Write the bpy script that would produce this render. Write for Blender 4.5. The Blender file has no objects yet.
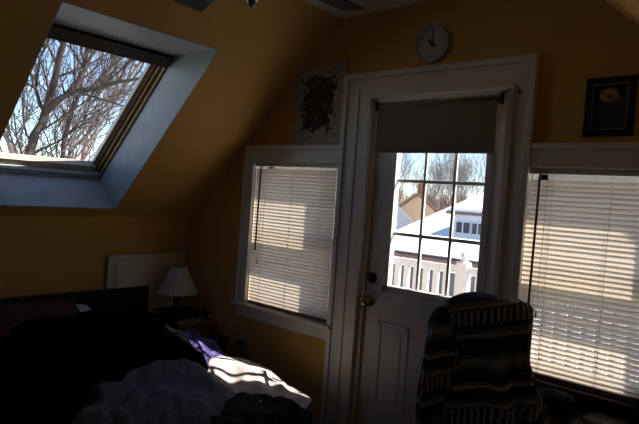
import bpy, bmesh, math, random
from mathutils import Vector, Matrix, noise
random.seed(7)
SC = bpy.context.scene
COL = SC.collection
PI = math.pi

# ------------------------------------------------------------------ helpers
def V(*a): return Vector(a)

def box(bm, x0, x1, y0, y1, z0, z1, bevel=0.0):
    t = bmesh.new()
    bmesh.ops.create_cube(t, size=1.0)
    for v in t.verts:
        v.co = V(x0 + (v.co.x + .5) * (x1 - x0), y0 + (v.co.y + .5) * (y1 - y0), z0 + (v.co.z + .5) * (z1 - z0))
    if bevel > 0:
        bmesh.ops.bevel(t, geom=list(t.edges), offset=bevel, segments=2, affect='EDGES', profile=.5)
    merge(bm, t)

def merge(bm, t, mat=None):
    if mat is not None:
        bmesh.ops.transform(t, matrix=mat, verts=list(t.verts))
    me = bpy.data.meshes.new('tmp')
    t.to_mesh(me); t.free()
    bm.from_mesh(me)
    bpy.data.meshes.remove(me)

def hexa(bm, c):
    """box from 8 corners: 4 bottom (ring order) then 4 top"""
    vs = [bm.verts.new(p) for p in c]
    for f in ((3, 2, 1, 0), (4, 5, 6, 7), (0, 1, 5, 4), (1, 2, 6, 5), (2, 3, 7, 6), (3, 0, 4, 7)):
        bm.faces.new([vs[i] for i in f])

def prism(bm, pts, off):
    """polygon of 3D points extruded by vector off"""
    off = Vector(off)
    a = [bm.verts.new(Vector(p)) for p in pts]
    b = [bm.verts.new(Vector(p) + off) for p in pts]
    n = len(a)
    bm.faces.new(a[::-1]); bm.faces.new(b)
    for i in range(n):
        j = (i + 1) % n
        bm.faces.new((a[i], a[j], b[j], b[i]))

def frame_of(d):
    d = d.normalized()
    a = V(0, 0, 1) if abs(d.z) < .9 else V(1, 0, 0)
    s = d.cross(a).normalized()
    return s, s.cross(d).normalized()

def tube(bm, pts, rads, n=8, cap=True):
    pts = [Vector(p) for p in pts]
    if not isinstance(rads, (list, tuple)): rads = [rads] * len(pts)
    rings = []
    s = None
    for i, p in enumerate(pts):
        d = (pts[min(i + 1, len(pts) - 1)] - pts[max(i - 1, 0)])
        if d.length < 1e-9: d = V(0, 0, 1)
        d.normalize()
        if s is None: s, t = frame_of(d)
        else:
            s = (s - d * s.dot(d))
            if s.length < 1e-6: s, t = frame_of(d)
            s.normalize()
        t = d.cross(s)
        rings.append([bm.verts.new(p + (s * math.cos(2 * PI * k / n) + t * math.sin(2 * PI * k / n)) * rads[i]) for k in range(n)])
    for a, b in zip(rings, rings[1:]):
        for k in range(n):
            j = (k + 1) % n
            bm.faces.new((a[k], a[j], b[j], b[k]))
    if cap:
        bm.faces.new(rings[0][::-1]); bm.faces.new(rings[-1])

def lathe(bm, prof, c=(0, 0, 0), n=32, flute=0.0, nf=0, axis='z'):
    c = Vector(c)
    rings = []
    for r, z in prof:
        ring = []
        for k in range(n):
            a = 2 * PI * k / n
            rr = max(r, 1e-4) * (1 + (flute * math.cos(nf * a) if nf else 0))
            p = V(rr * math.cos(a), rr * math.sin(a), z)
            if axis == 'y': p = V(p.x, -p.z, p.y)
            ring.append(bm.verts.new(c + p))
        rings.append(ring)
    for a, b in zip(rings, rings[1:]):
        for k in range(n):
            j = (k + 1) % n
            bm.faces.new((a[k], a[j], b[j], b[k]))
    bm.faces.new(rings[0][::-1]); bm.faces.new(rings[-1])

def obj(name, bm, mat, parent=None, smooth=False):
    bmesh.ops.recalc_face_normals(bm, faces=list(bm.faces))
    me = bpy.data.meshes.new(name)
    bm.to_mesh(me); bm.free()
    for m in (mat if isinstance(mat, (list, tuple)) else [mat]):
        me.materials.append(m)
    if smooth:
        for p in me.polygons: p.use_smooth = True
    o = bpy.data.objects.new(name, me)
    COL.objects.link(o)
    if parent is not None:
        o.parent = parent
        o.matrix_parent_inverse = BASE[parent.name].inverted()
    else:
        BASE[o.name] = Matrix.Identity(4)
    if parent is not None: BASE[o.name] = Matrix.Identity(4) 
    return o

BASE = {}
def thing(name, label, cat, loc=(0, 0, 0), group=None):
    o = bpy.data.objects.new(name, None)
    COL.objects.link(o)
    o.location = loc
    o.empty_display_size = .1
    BASE[o.name] = Matrix.Translation(Vector(loc))
    return tag(o, label, cat, group)

def tag(o, label, cat, group=None, kind=None):
    o['label'] = label; o['category'] = cat
    if group: o['group'] = group
    if kind: o['kind'] = kind
    return o

def struct(name, bm, mat, parent=None, smooth=False, label=None):
    o = obj(name, bm, mat, parent, smooth)
    if parent is None: o['kind'] = 'structure'
    if label: o['label'] = label
    return o

def B(): return bmesh.new()

def bx(name, mat, parent, *a, bevel=0.0, **k):
    bm = B(); box(bm, *a, bevel=bevel)
    return obj(name, bm, mat, parent, **k)

# ------------------------------------------------------------------ materials
def mat(name, col, rough=.6, col2=None, scale=8., metal=0., bump=0., bscale=60., stretch=(1, 1, 1), spec=.5):
    m = bpy.data.materials.new(name)
    m.use_nodes = True
    nt = m.node_tree; N = nt.nodes; L = nt.links
    b = N['Principled BSDF']
    b.inputs['Roughness'].default_value = rough
    b.inputs['Metallic'].default_value = metal
    b.inputs['Specular IOR Level'].default_value = spec
    tc = N.new('ShaderNodeTexCoord')
    mp = N.new('ShaderNodeMapping'); mp.inputs['Scale'].default_value = stretch
    L.new(tc.outputs['Object'], mp.inputs['Vector'])
    c2 = col2 or tuple(min(1, c * .86) for c in col)
    nz = N.new('ShaderNodeTexNoise'); nz.inputs['Scale'].default_value = scale; nz.inputs['Detail'].default_value = 4
    L.new(mp.outputs[0], nz.inputs['Vector'])
    rp = N.new('ShaderNodeValToRGB')
    rp.color_ramp.elements[0].position = .35; rp.color_ramp.elements[0].color = (*c2, 1)
    rp.color_ramp.elements[1].position = .65; rp.color_ramp.elements[1].color = (*col, 1)
    L.new(nz.outputs['Fac'], rp.inputs['Fac'])
    L.new(rp.outputs['Color'], b.inputs['Base Color'])
    if bump:
        n2 = N.new('ShaderNodeTexNoise'); n2.inputs['Scale'].default_value = bscale; n2.inputs['Detail'].default_value = 3
        L.new(mp.outputs[0], n2.inputs['Vector'])
        bp = N.new('ShaderNodeBump'); bp.inputs['Strength'].default_value = bump; bp.inputs['Distance'].default_value = .01
        L.new(n2.outputs['Fac'], bp.inputs['Height']); L.new(bp.outputs['Normal'], b.inputs['Normal'])
    return m

def glass_mat(name, tint=(1, 1, 1), refl=.035):
    m = bpy.data.materials.new(name); m.use_nodes = True
    nt = m.node_tree; N = nt.nodes; L = nt.links
    N.remove(N['Principled BSDF'])
    out = N['Material Output']
    t = N.new('ShaderNodeBsdfTransparent'); t.inputs['Color'].default_value = (*tint, 1)
    g = N.new('ShaderNodeBsdfGlossy'); g.inputs['Roughness'].default_value = .02
    mx = N.new('ShaderNodeMixShader')
    mx.inputs[0].default_value = refl
    L.new(t.outputs[0], mx.inputs[1]); L.new(g.outputs[0], mx.inputs[2])
    L.new(mx.outputs[0], out.inputs['Surface'])
    return m

def thin_mat(name, col, trans, rough=.6, stretch=None):
    """diffuse plus translucent sheet"""
    m = bpy.data.materials.new(name); m.use_nodes = True
    nt = m.node_tree; N = nt.nodes; L = nt.links
    N.remove(N['Principled BSDF'])
    out = N['Material Output']
    tc = N.new('ShaderNodeTexCoord')
    nz = N.new('ShaderNodeTexNoise'); nz.inputs['Scale'].default_value = 6
    L.new(tc.outputs['Object'], nz.inputs['Vector'])
    rp = N.new('ShaderNodeValToRGB')
    rp.color_ramp.elements[0].color = (*[c * .92 for c in col], 1); rp.color_ramp.elements[1].color = (*col, 1)
    L.new(nz.outputs['Fac'], rp.inputs['Fac'])
    d = N.new('ShaderNodeBsdfDiffuse'); t = N.new('ShaderNodeBsdfTranslucent')
    L.new(rp.outputs[0], d.inputs['Color']); L.new(rp.outputs[0], t.inputs['Color'])
    mx = N.new('ShaderNodeMixShader'); mx.inputs[0].default_value = trans
    L.new(d.outputs[0], mx.inputs[1]); L.new(t.outputs[0], mx.inputs[2])
    L.new(mx.outputs[0], out.inputs['Surface'])
    return m

M = {}
M['wall'] = mat('ochre wall paint', (.58, .325, .078), .75, (.55, .305, .072), 3, bump=.06, bscale=90)
M['ceil'] = mat('white ceiling paint', (.74, .72, .68), .8)
M['trim'] = mat('white gloss trim', (.68, .65, .59), .38, (.65, .62, .56), 4)
M['door'] = mat('white door paint', (.62, .60, .57), .42, (.55, .53, .50), 4)
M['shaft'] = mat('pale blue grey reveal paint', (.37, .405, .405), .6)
M['floor'] = mat('brown floorboards', (.22, .11, .05), .35, (.14, .07, .03), 6, stretch=(1, 12, 1))
M['skywood'] = mat('varnished pine', (.36, .22, .10), .4, (.26, .15, .06), 10, stretch=(2, 2, 14))
M['sashwood'] = mat('glare lightened pine', (.52, .43, .31), .4, (.44, .35, .24), 10)  # sash pine made paler, whitish varnish glare put into its colour
M['skydark'] = mat('dark brown metal', (.055, .038, .028), .45)
M['glass'] = glass_mat('window glass')
M['slat'] = thin_mat('cream blind slat', (.78, .69, .585), .275)
M['blindrail'] = mat('brown painted rail', (.20, .13, .08), .45)
M['headrail'] = mat('cream rail', (.75, .69, .60), .45)
M['wand'] = mat('dark plastic wand', (.05, .035, .025), .3)
M['cord'] = mat('cream cord', (.65, .58, .48), .8)
M['rollercloth'] = thin_mat('taupe blackout fabric', (.27, .225, .18), .02)
M['daylitstrip'] = mat('pale painted daylight', (.80, .80, .79), .3)  # bright colour standing in for daylight on the door head
M['steel'] = mat('brushed steel', (.55, .52, .46), .22, metal=1.)
M['brass'] = mat('aged brass', (.42, .31, .16), .28, metal=1.)
M['blackmetal'] = mat('dark bronze', (.03, .026, .022), .35, metal=.6)
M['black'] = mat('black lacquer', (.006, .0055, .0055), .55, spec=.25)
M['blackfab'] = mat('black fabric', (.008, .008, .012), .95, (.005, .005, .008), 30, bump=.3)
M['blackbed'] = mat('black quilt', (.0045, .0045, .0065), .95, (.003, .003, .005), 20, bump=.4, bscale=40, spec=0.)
M['navy'] = mat('slate blue cotton', (.155, .18, .215), .9, (.11, .125, .155), 14, bump=.5, bscale=50, spec=.1)
M['darkcloth'] = mat('charcoal cloth', (.035, .037, .045), .9, (.02, .02, .025), 16, bump=.4, spec=.1)
M['whiteblanket'] = mat('off white fleece', (.66, .60, .58), .95, (.58, .52, .50), 25, bump=.3, bscale=140, spec=.1)
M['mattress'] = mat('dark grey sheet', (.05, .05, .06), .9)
M['maroon'] = mat('maroon pillowcase', (.075, .032, .036), .9, (.055, .024, .028), 10, bump=.3, spec=.1)
M['whitepillow'] = mat('white pillowcase', (.55, .54, .53), .9)
M['purple'] = mat('purple floral cloth', (.14, .11, .31), .9, (.015, .012, .045), 30, bump=.3, spec=.1)
M['nightwood'] = mat('tan nightstand wood', (.26, .17, .10), .5, (.20, .12, .07), 8, stretch=(1, 8, 1))
M['shade'] = thin_mat('pleated ivory lampshade', (.70, .67, .62), .3)
M['lampbase'] = mat('dark turned base', (.05, .035, .028), .3)
M['paper'] = mat('book pages', (.55, .50, .42), .9)
M['deskwood'] = mat('dark walnut desk', (.035, .018, .012), .35, (.02, .01, .008), 8, stretch=(8, 1, 1))
M['sillwood'] = mat('dark stained sill', (.060, .032, .022), .4, (.04, .02, .014), 8, stretch=(1, 8, 8))
M['clockface'] = mat('white clock face', (.42, .42, .42), .4)
M['chrome'] = mat('satin clock rim', (.40, .39, .37), .5)
M['ink'] = mat('black ink', (.01, .01, .01), .6)
M['fanblade'] = mat('dark walnut blade', (.022, .014, .010), .45, (.014, .009, .007), 6, stretch=(1, 8, 1), spec=.2)
M['snow'] = mat('snow', (.90, .91, .93), .7, (.86, .88, .91), 2, bump=.15, bscale=6)
M['vinyl'] = mat('white vinyl', (.62, .65, .68), .45)
M['brown'] = mat('brown gutter', (.20, .12, .09), .6)
M['greysiding'] = mat('grey siding', (.13, .13, .14), .8, stretch=(1, 1, 12))
M['whitesiding'] = mat('pale blue siding', (.66, .70, .76), .8, stretch=(1, 1, 12))
M['cream'] = mat('pale stucco', (.66, .64, .60), .8)
M['tanroof'] = mat('tan shingle', (.42, .27, .16), .9, (.34, .21, .12), 3)
M['tan'] = mat('tan siding', (.62, .42, .27), .85, (.56, .37, .23), 3)
M['brick'] = mat('red brown brick', (.22, .10, .07), .9)
M['darkglass'] = mat('dark window', (.05, .065, .08), .15)
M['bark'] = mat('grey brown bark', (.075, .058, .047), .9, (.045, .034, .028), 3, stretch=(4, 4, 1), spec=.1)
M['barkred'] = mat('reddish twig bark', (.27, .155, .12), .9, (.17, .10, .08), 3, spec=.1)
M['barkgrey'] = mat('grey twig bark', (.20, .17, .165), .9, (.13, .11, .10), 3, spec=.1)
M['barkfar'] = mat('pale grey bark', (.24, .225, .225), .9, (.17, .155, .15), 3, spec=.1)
M['outlet'] = mat('ivory plastic', (.45, .42, .36), .4)

# ------------------------------------------------------------------ room numbers
XC, ZK = -1.6104, 1.2733          # left knee wall and its top
XL, ZC = -.2818, 2.5419           # where the left slope meets the flat ceiling
XR = .976                         # where the flat ceiling meets the right slope
T = (ZC - ZK) / (XL - XC)
XKR = XR + (XL - XC)              # right knee wall
YF = -4.3                         # wall behind the camera
WT = .17                          # gable wall thickness
NS = V(-T, 0, 1).normalized()     # outward normal of left slope
def sl(x): return ZK + (x - XC) * T
def slr(x): return ZC - (x - XR) * T
def top(x):
    if x < XL: return sl(x) + .06
    if x > XR: return slr(x) + .06
    return ZC + .06

# floor
bm = B(); box(bm, XC - .1, XKR + .1, YF - .1, WT, -.12, 0)
struct('floor', bm, M['floor'])

# gable wall with openings
W1 = (-.925, -.215, .765, 1.70)
D1 = (0.0, .738, 0.0, 2.05)
W2 = (.868, 1.568, .775, 1.70)
bm = B()
def wallpiece(x0, x1, z0, z1=None):
    if z1 is not None:
        box(bm, x0, x1, 0, WT, z0, z1); return
    xs = [x0] + [x for x in (XL, XR) if x0 < x < x1] + [x1]
    pts = [(x0, 0, z0), (x1, 0, z0)] + [(x, 0, top(x)) for x in reversed(xs)]
    prism(bm, pts, (0, WT, 0))
wallpiece(XC - .12, W1[0], -.1)
wallpiece(W1[0], W1[1], -.1, W1[2]); wallpiece(W1[0], W1[1], W1[3])
wallpiece(W1[1], D1[0], -.1)
wallpiece(D1[0], D1[1], D1[3])
wallpiece(D1[1], W2[0], -.1)
wallpiece(W2[0], W2[1], -.1, W2[2]); wallpiece(W2[0], W2[1], W2[3])
wallpiece(W2[1], XKR + .12, -.1)
struct('wall_back', bm, M['wall'])

bm = B(); box(bm, XC - .12, XC, YF, 0, -.1, ZK + .02); struct('wall_left', bm, M['wall'])
bm = B(); box(bm, XKR, XKR + .12, YF, 0, -.1, ZK + .02); struct('wall_right', bm, M['wall'])
bm = B()
prism(bm, [(XC - .12, YF - .12, -.1), (XKR + .12, YF - .12, -.1), (XKR + .12, YF - .12, top(XKR + .12)), (XR, YF - .12, ZC + .06), (XL, YF - .12, ZC + .06), (XC - .12, YF - .12, top(XC - .12))], (0, .12, 0))
struct('wall_front', bm, M['ceil'])

# ceilings. left slope is a thick slab round the skylight shaft
SR, SL_ = -.625, -1.462
PB, PT = V(-1.554, 0, sl(-1.554)), V(-.592, 0, sl(-.592))
QB, QT = V(-1.79, 0, 1.522), V(-1.01, 0, 2.262)
A0, A1 = V(XC - .06, 0, sl(XC - .06)), V(XL + .0, 0, ZC)
D0, D1_ = A0 + NS * .30, A1 + NS * .30
def yy(p, y): return V(p.x, y, p.z)
bm = B()
def slopeslab(a, b, c, d, y0, y1):
    hexa(bm, [yy(a, y0), yy(b, y0), yy(b, y1), yy(a, y1), yy(d, y0), yy(c, y0), yy(c, y1), yy(d, y1)])
slopeslab(A0, PB, QB, D0, YF, 0)
slopeslab(PT, A1, D1_, QT, YF, 0)
slopeslab(PB, PT, QT, QB, YF, SL_)
slopeslab(PB, PT, QT, QB, SR, 0)
struct('ceiling_left', bm, M['wall'])
bm = B()
a, b = V(XR, 0, ZC), V(XKR + .06, 0, slr(XKR + .06))
nr = V(T, 0, 1).normalized()
slopeslab(a, b, b + nr * .30, a + nr * .30, YF, 0)
struct('ceiling_right', bm, M['wall'])
bm = B(); box(bm, XL, XR, YF, 0, ZC, ZC + .35); struct('ceiling', bm, M['ceil'])
# roof edge overhanging the gable outside
bm = B()
for s in (0, 1):
    p0 = V(XC - .45, 0, sl(XC - .45)) if not s else V(2.65, 0, slr(2.65))
    p1 = V((XL + XR) / 2, 0, sl((XL + XR) / 2))
    n_ = NS if not s else nr
    hexa(bm, [yy(p0 + n_ * .11, 0.0), yy(p1 + n_ * .11, 0.0), yy(p1 + n_ * .11, .36), yy(p0 + n_ * .11, .36),
              yy(p0 + n_ * .30, 0.0), yy(p1 + n_ * .30, 0.0), yy(p1 + n_ * .30, .36), yy(p0 + n_ * .30, .36)])
struct('trim_1', bm, M['vinyl'])

# ------------------------------------------------------------------ skylight
bm = B()
def board(p, q, y0, y1, n_):
    hexa(bm, [yy(p, y0), yy(q, y0), yy(q, y1), yy(p, y1), yy(p + n_, y0), yy(q + n_, y0), yy(q + n_, y1), yy(p + n_, y1)])
e = .006
board(PB, QB, SL_, SR, V(e * .7, 0, e)); board(PT, QT, SL_, SR, V(0, 0, -e))
for y, s in ((SR, -1), (SL_, 1)):
    prism(bm, [yy(PB, y), yy(PT, y), yy(QT, y), yy(QB, y)], (0, s * e, 0))
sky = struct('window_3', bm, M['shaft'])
SD = (QT - QB).normalized()        # up the slope
SN = V(-SD.z, 0, SD.x)             # outward
def sk(s, d, y): return QB + SD * s + SN * d + V(0, y, 0)
LS = (QT - QB).length
def skbox(bm, s0, s1, d0, d1, y0, y1):
    hexa(bm, [sk(s0, d0, y0), sk(s1, d0, y0), sk(s1, d0, y1), sk(s0, d0, y1), sk(s0, d1, y0), sk(s1, d1, y0), sk(s1, d1, y1), sk(s0, d1, y1)])
# fixed frame: stepped pine boards
bm = B()
for k, (w, d0, d1) in enumerate(((.020, -.02, .07), (.038, .004, .07), (.056, .024, .07))):
    skbox(bm, 0, LS, d0, d1, SR - w, SR); skbox(bm, 0, LS, d0, d1, SL_, SL_ + w)
skbox(bm, 0, .05, .0, .07, SL_, SR); skbox(bm, LS - .05, LS, .0, .07, SL_, SR)
struct('frame', bm, M['skywood'], sky)
bm = B(); skbox(bm, .004, .052, -.022, .013, SL_ + .001, SR - .022)
struct('sill_bar', bm, M['shaft'], sky, label='white painted lower bar of the skylight')
bm = B(); skbox(bm, LS - .078, LS - .005, -.03, .03, SL_ + .02, SR - .02)
struct('vent_bar', bm, M['skydark'], sky, label='dark brown top bar of the skylight')
bm = B()
y0, y1 = SL_ + .056, SR - .056
skbox(bm, .05, .095, .012, .06, y0, y1); skbox(bm, LS - .085, LS - .05, .012, .06, y0, y1)
skbox(bm, .05, LS - .05, .035, .06, y0, y0 + .022); skbox(bm, .05, LS - .05, .035, .06, y1 - .022, y1)
struct('sash', bm, M['sashwood'], sky)
bm = B(); skbox(bm, .09, LS - .08, .046, .052, y0 + .015, y1 - .015)
struct('pane', bm, M['glass'], sky)
bm = B(); tube(bm, [sk(.03, -.022, -1.02), sk(.03, -.04, -1.02)], .008); tube(bm, [sk(.03, -.04, -1.035), sk(.03, -.04, -1.005)], .006)
struct('latch', bm, M['steel'], sky)

# ------------------------------------------------------------------ casings, windows
def mould(bm, x0, x1, z0, z1, y0=-.02, y1=0):
    box(bm, x0, x1, y0, y1, z0, z1, .003)

def make_window(idx, W, sillmat, x_sill, x_apr, z_apr):
    x0, x1, z0, z1 = W
    bm = B()                                   # jamb liner
    t = .012
    box(bm, x0, x0 + .003, 0, .03, z0, z1); box(bm, x1 - .003, x1, 0, .03, z0, z1); box(bm, x0, x0 + t, .03, WT, z0, z1); box(bm, x1 - t, x1, .03, WT, z0, z1)
    box(bm, x0, x1, 0.0, WT, z1 - t, z1); box(bm, x0, x1, 0.0, WT + .03, z0 - .005, z0 + .012)
    w = struct('window_%d' % idx, bm, M['trim'])
    zm = (z0 + z1) / 2
    for nm, a, b, y in (('lower_sash', z0 + .012, zm + .02, .065), ('upper_sash', zm - .02, z1 - .012, .105)):
        bm = B(); f = .042
        box(bm, x0 + t, x0 + t + f, y, y + .035, a, b); box(bm, x1 - t - f, x1 - t, y, y + .035, a, b)
        box(bm, x0 + t, x1 - t, y, y + .035, a, a + f); box(bm, x0 + t, x1 - t, y, y + .035, b - f, b)
        s = struct(nm, bm, M['vinyl'], w)
        bm = B(); box(bm, x0 + t + f - .005, x1 - t - f + .005, y + .015, y + .019, a + f - .005, b - f + .005)
        struct('pane', bm, M['glass'], s)
    bm = B(); y = .148
    box(bm, x0 + t, x0 + t + .025, y, y + .02, z0, z1); box(bm, x1 - t - .025, x1 - t, y, y + .02, z0, z1)
    box(bm, x0 + t, x1 - t, y, y + .02, zm - .045, zm + .02)
    struct('storm_frame', bm, M['vinyl'], w)
    bm = B(); box(bm, x_sill[0], x_sill[1], -.05, .02, z0 - .022, z0, .004)
    struct('sill', bm, sillmat, w)
    bm = B(); box(bm, x_apr[0], x_apr[1], -.016, 0, z_apr, z0 - .022, .003)
    if sillmat is M['trim']: box(bm, x_apr[0], x_apr[1], -.022, 0, z_apr + .062, z0 - .022, .003)
    struct('apron', bm, sillmat, w)
    return w
w1 = make_window(1, W1, M['trim'], (-1.034, -.176), (-1.012, -.205), .671)
w2 = make_window(2, W2, M['sillwood'], (.80, 1.70), (.86, 1.66), .62)
w2['label'] = 'right window with dark stained sill behind the cream blind'

bm = B()   # left window casing
box(bm, -1.011, -.925, -.02, 0, .765, 1.70); box(bm, -1.011, -.216, -.02, 0, 1.70, 1.803)
mould(bm, -1.013, -.985, .765, 1.779, -.032, -.019); mould(bm, -1.013, -.208, 1.778, 1.806, -.032, 0)
mould(bm, -.945, -.924, .765, 1.69, -.027, -.019)
struct('trim_2', bm, M['trim'])
bm = B()   # door casing, left leg shared with the window
box(bm, -.206, -.012, -.02, 0, 0, 2.062); box(bm, .755, .876, -.02, 0, 0, 2.062); box(bm, -.206, .876, -.02, 0, 2.062, 2.2)
mould(bm, -.207, -.176, 0, 2.174, -.034, -.019); mould(bm, -.130, -.095, 0, 2.11, -.028, -.019); mould(bm, -.05, -.011, 0, 2.06, -.032, -.019)
mould(bm, .848, .877, 1.0, 2.174, -.034, -.019); mould(bm, .755, .785, 0, 2.06, -.032, -.019)
mould(bm, -.207, .877, 2.173, 2.203, -.034, -.0); mould(bm, -.05, .785, 2.059, 2.085, -.032, -.019)
box(bm, -.216, -.206, -.02, 0, 0, 1.803)
struct('trim_3', bm, M['trim'])
bm = B()   # right window casing
box(bm, .878, 1.66, -.02, 0, 1.70, 1.806); box(bm, 1.568, 1.66, -.02, 0, .775, 1.70); mould(bm, .879, 1.66, 1.78, 1.809, -.032, 0)
mould(bm, .879, 1.57, 1.70, 1.712, -.026, -.019)
struct('trim_4', bm, M['trim'])
bm = B(); box(bm, XC, -.21, -.015, 0, 0, .13, .003); box(bm, .88, XKR, -.015, 0, 0, .13, .003)
struct('baseboard_back', bm, M['trim'])
bm = B(); box(bm, XC, XC + .015, YF, -.016, 0, .13, .003)
struct('baseboard_left', bm, M['trim'])

# ------------------------------------------------------------------ door
GX0, GX1, GZ0, GZ1 = .152, .660, 1.047, 1.905
bm = B()
DY0, DY1 = .02, .054
box(bm, .014, GX0, DY0, DY1, .015, 2.035); box(bm, GX1, .724, DY0, DY1, .015, 2.035)
box(bm, GX0, GX1, DY0, DY1, GZ1, 2.035); box(bm, GX0, GX1, DY0, DY1, .015, GZ0)
door = struct('door_1', bm, M['door'])
bm = B()   # raised moulding round the glass
for (a, b, c, d) in ((GX0 - .03, GX0 + .004, GZ0 - .03, GZ1 + .03), (GX1 - .004, GX1 + .03, GZ0 - .03, GZ1 + .03)):
    box(bm, a, b, .012, .058, c, d, .004)
box(bm, GX0 - .03, GX1 + .03, .012, .058, GZ0 - .03, GZ0 + .004, .004); box(bm, GX0 - .03, GX1 + .03, .012, .058, GZ1 - .004, GZ1 + .03, .004)
struct('glazing_frame', bm, M['door'], door)
bm = B()
for k in (1, 2):
    x = GX0 + (GX1 - GX0) * k / 3; z = GZ0 + (GZ1 - GZ0) * k / 3
    box(bm, x - .008, x + .008, .034, .050, GZ0, GZ1, .003); box(bm, GX0, GX1, .035, .049, z - .009, z + .009, .003)
struct('muntins', bm, M['door'], door)
bm = B(); box(bm, GX0, GX1, .04, .044, GZ0, GZ1); struct('pane', bm, M['glass'], door)
for x0, x1 in ((.108, .308), (.43, .63)):
    bm = B()
    for (a, b, c, d) in ((x0, x0 + .026, .385, .855), (x1 - .026, x1, .385, .855), (x0, x1, .385, .411), (x0, x1, .829, .855)):
        box(bm, a, b, .0155, .022, c, d, .003)
    box(bm, x0 + .045, x1 - .045, .0165, .022, .43, .81, .003)
    struct('raised_panel', bm, M['door'], door)
bm = B(); lathe(bm, [(.032, 0), (.032, .006), (.012, .010), (.011, .03), (.022, .036), (.028, .05), (.026, .062), (.012, .068)], (.045, .02, .948), 20, axis='y')
struct('door_knob', bm, M['brass'], door, smooth=True, label='brass round door knob')
bm = B(); lathe(bm, [(.03, 0), (.03, .008), (.026, .014), (.01, .016)], (.05, .02, 1.076), 20, axis='y'); box(bm, .046, .054, -.012, .006, 1.06, 1.092, .002)
struct('deadbolt', bm, M['blackmetal'], door, label='dark round deadbolt turn')
for z in (.3, 1.05, 1.8):
    bm = B(); tube(bm, [(.731, .012, z - .045), (.731, .012, z + .045)], .006); struct('hinge', bm, M['brass'], door)
bm = B()   # jamb and stop
box(bm, -.012, .014, -.002, WT, 0, 2.062); box(bm, .724, .75, -.002, WT, 0, 2.062); box(bm, -.012, .75, -.002, WT, 2.036, 2.062)
box(bm, -.012, .75, .0, WT + .05, 0, .014)
box(bm, .014, .03, .066, .085, 0, 2.036); box(bm, .708, .724, .066, .085, 0, 2.036); box(bm, .014, .724, .066, .085, 2.02, 2.036)
struct('trim_5', bm, M['trim'])
bm = B(); tube(bm, [(.812, -.03, 2.04), (.812, -.044, 2.04), (.812, -.048, 2.03)], .005)
tag(obj('hook', bm, M['blackmetal']), 'tiny dark hook on the trim right of the roller shade', 'hook')

# roller shade
rs = thing('roller_shade', 'taupe roller shade half covering the glass of the white door', 'shade', (.385, -.045, 2.005))
bm = B(); tube(bm, [(.055, -.045, 2.006), (.735, -.045, 2.006)], .016, 20); obj('roller', bm, M['rollercloth'], rs, True)
bx('daylight_strip', M['daylitstrip'], rs, .052, .738, -.062, -.030, 2.027, 2.040, bevel=.003)  # added strip, its pale colour imitates daylight leaking over the roller
bm = B()
xs = (.066, .722)
prism(bm, [(xs[0], -.062, 2.0), (xs[1], -.062, 2.0), (xs[1], -.062, 1.768), (xs[0], -.062, 1.768)], (0, .0012, 0))
obj('fabric', bm, M['rollercloth'], rs)
bm = B(); box(bm, xs[0], xs[1], -.068, -.056, 1.757, 1.776, .004); obj('hem_bar', bm, M['rollercloth'], rs)
for x in (.052, .738):
    bm = B(); box(bm, x - .003, x + .003, -.07, -.03, 1.985, 2.035, .002); box(bm, x - .003, x + .003, -.035, -.03, 1.985, 2.046, .001)
    obj('bracket', bm, M['blackmetal'], rs)

# ------------------------------------------------------------------ mini blinds
def blind(label, W, wand_dx, wand_len, tilt0, tilt1, inset):
    x0, x1 = W[0] + inset[0], W[1] - inset[1]
    z1 = W[3] - .013; z0 = W[2] + .022
    r = thing('mini_blind', label, 'window blind', ((x0 + x1) / 2, .02, z1), 'mini blinds in the two windows')
    yb = .004
    bm = B(); box(bm, x0, x1, yb - .014, yb + .014, z1 - .014, z1 + .0, .002); obj('headrail', bm, M['headrail'], r)
    bm = B(); n = int((z1 - .022 - z0) / .0212); hw = .0138
    rnd = random.Random(int(abs(x0) * 1000))
    for i in range(n):
        z = z0 + .010 + i * .0212
        f = i / n
        t = math.radians(tilt0 + (tilt1 - tilt0) * f + rnd.uniform(-2., 2.))
        sag = rnd.uniform(-.0012, .0012)
        prof = []
        for u in (-1, -.5, 0, .5, 1):
            a = u * hw; c = .0024 * (1 - u * u)
            # u=-1 room edge (high), u=+1 outer edge (low)
            prof.append((yb + a * math.cos(t) + c * math.sin(t), z - a * math.sin(t) + c * math.cos(t) * .6))
        m = 8
        rows = []
        for k in range(m + 1):
            x = x0 + .001 + (x1 - x0 - .002) * k / m
            dz = sag * math.sin(PI * k / m) + .0006 * math.sin(9 * k + i)
            rows.append([bm.verts.new((x, p[0], p[1] + dz)) for p in prof])
        for a, b in zip(rows, rows[1:]):
            for j in range(4): bm.faces.new((a[j], a[j + 1], b[j + 1], b[j]))
    obj('slats', bm, M['slat'], r, True)
    bm = B(); box(bm, x0 + .003, x1 - .003, yb - .012, yb + .012, z0 - .016, z0 - .002, .003)
    obj('bottom_rail', bm, M['blindrail'], r)
    bm = B(); xw = x0 + wand_dx
    tube(bm, [(xw, yb - .016, z1 - .008), (xw - .001, yb - .026, z1 - .03), (xw - .004, yb - .028, z1 - wand_len)], [.003, .0058, .0058], 8)
    obj('wand', bm, M['wand'], r)
    for fx in (.16, .5, .84):
        bm = B(); x = x0 + (x1 - x0) * fx
        for dy in (-.0165, .0165):
            tube(bm, [(x, yb + dy, z1 - .015), (x, yb + dy, z0 - .005)], .0011, 5)
        obj('ladder_cord', bm, M['cord'], r)
    bm = B(); x = x0 + .085
    tube(bm, [(x, yb - .02, z1 - .01), (x + .002, yb - .022, z1 - .3), (x - .001, yb - .022, z1 - .62)], .0014, 5)
    lathe(bm, [(.003, 0), (.006, -.02), (.005, -.03)], (x - .001, yb - .022, z1 - .62), 8)
    obj('pull_cord', bm, M['cord'], r)
    return r
blind('cream mini blind in the left window beside the bed', W1, .068, .56, 70, 70, (.0045, .022))
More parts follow.
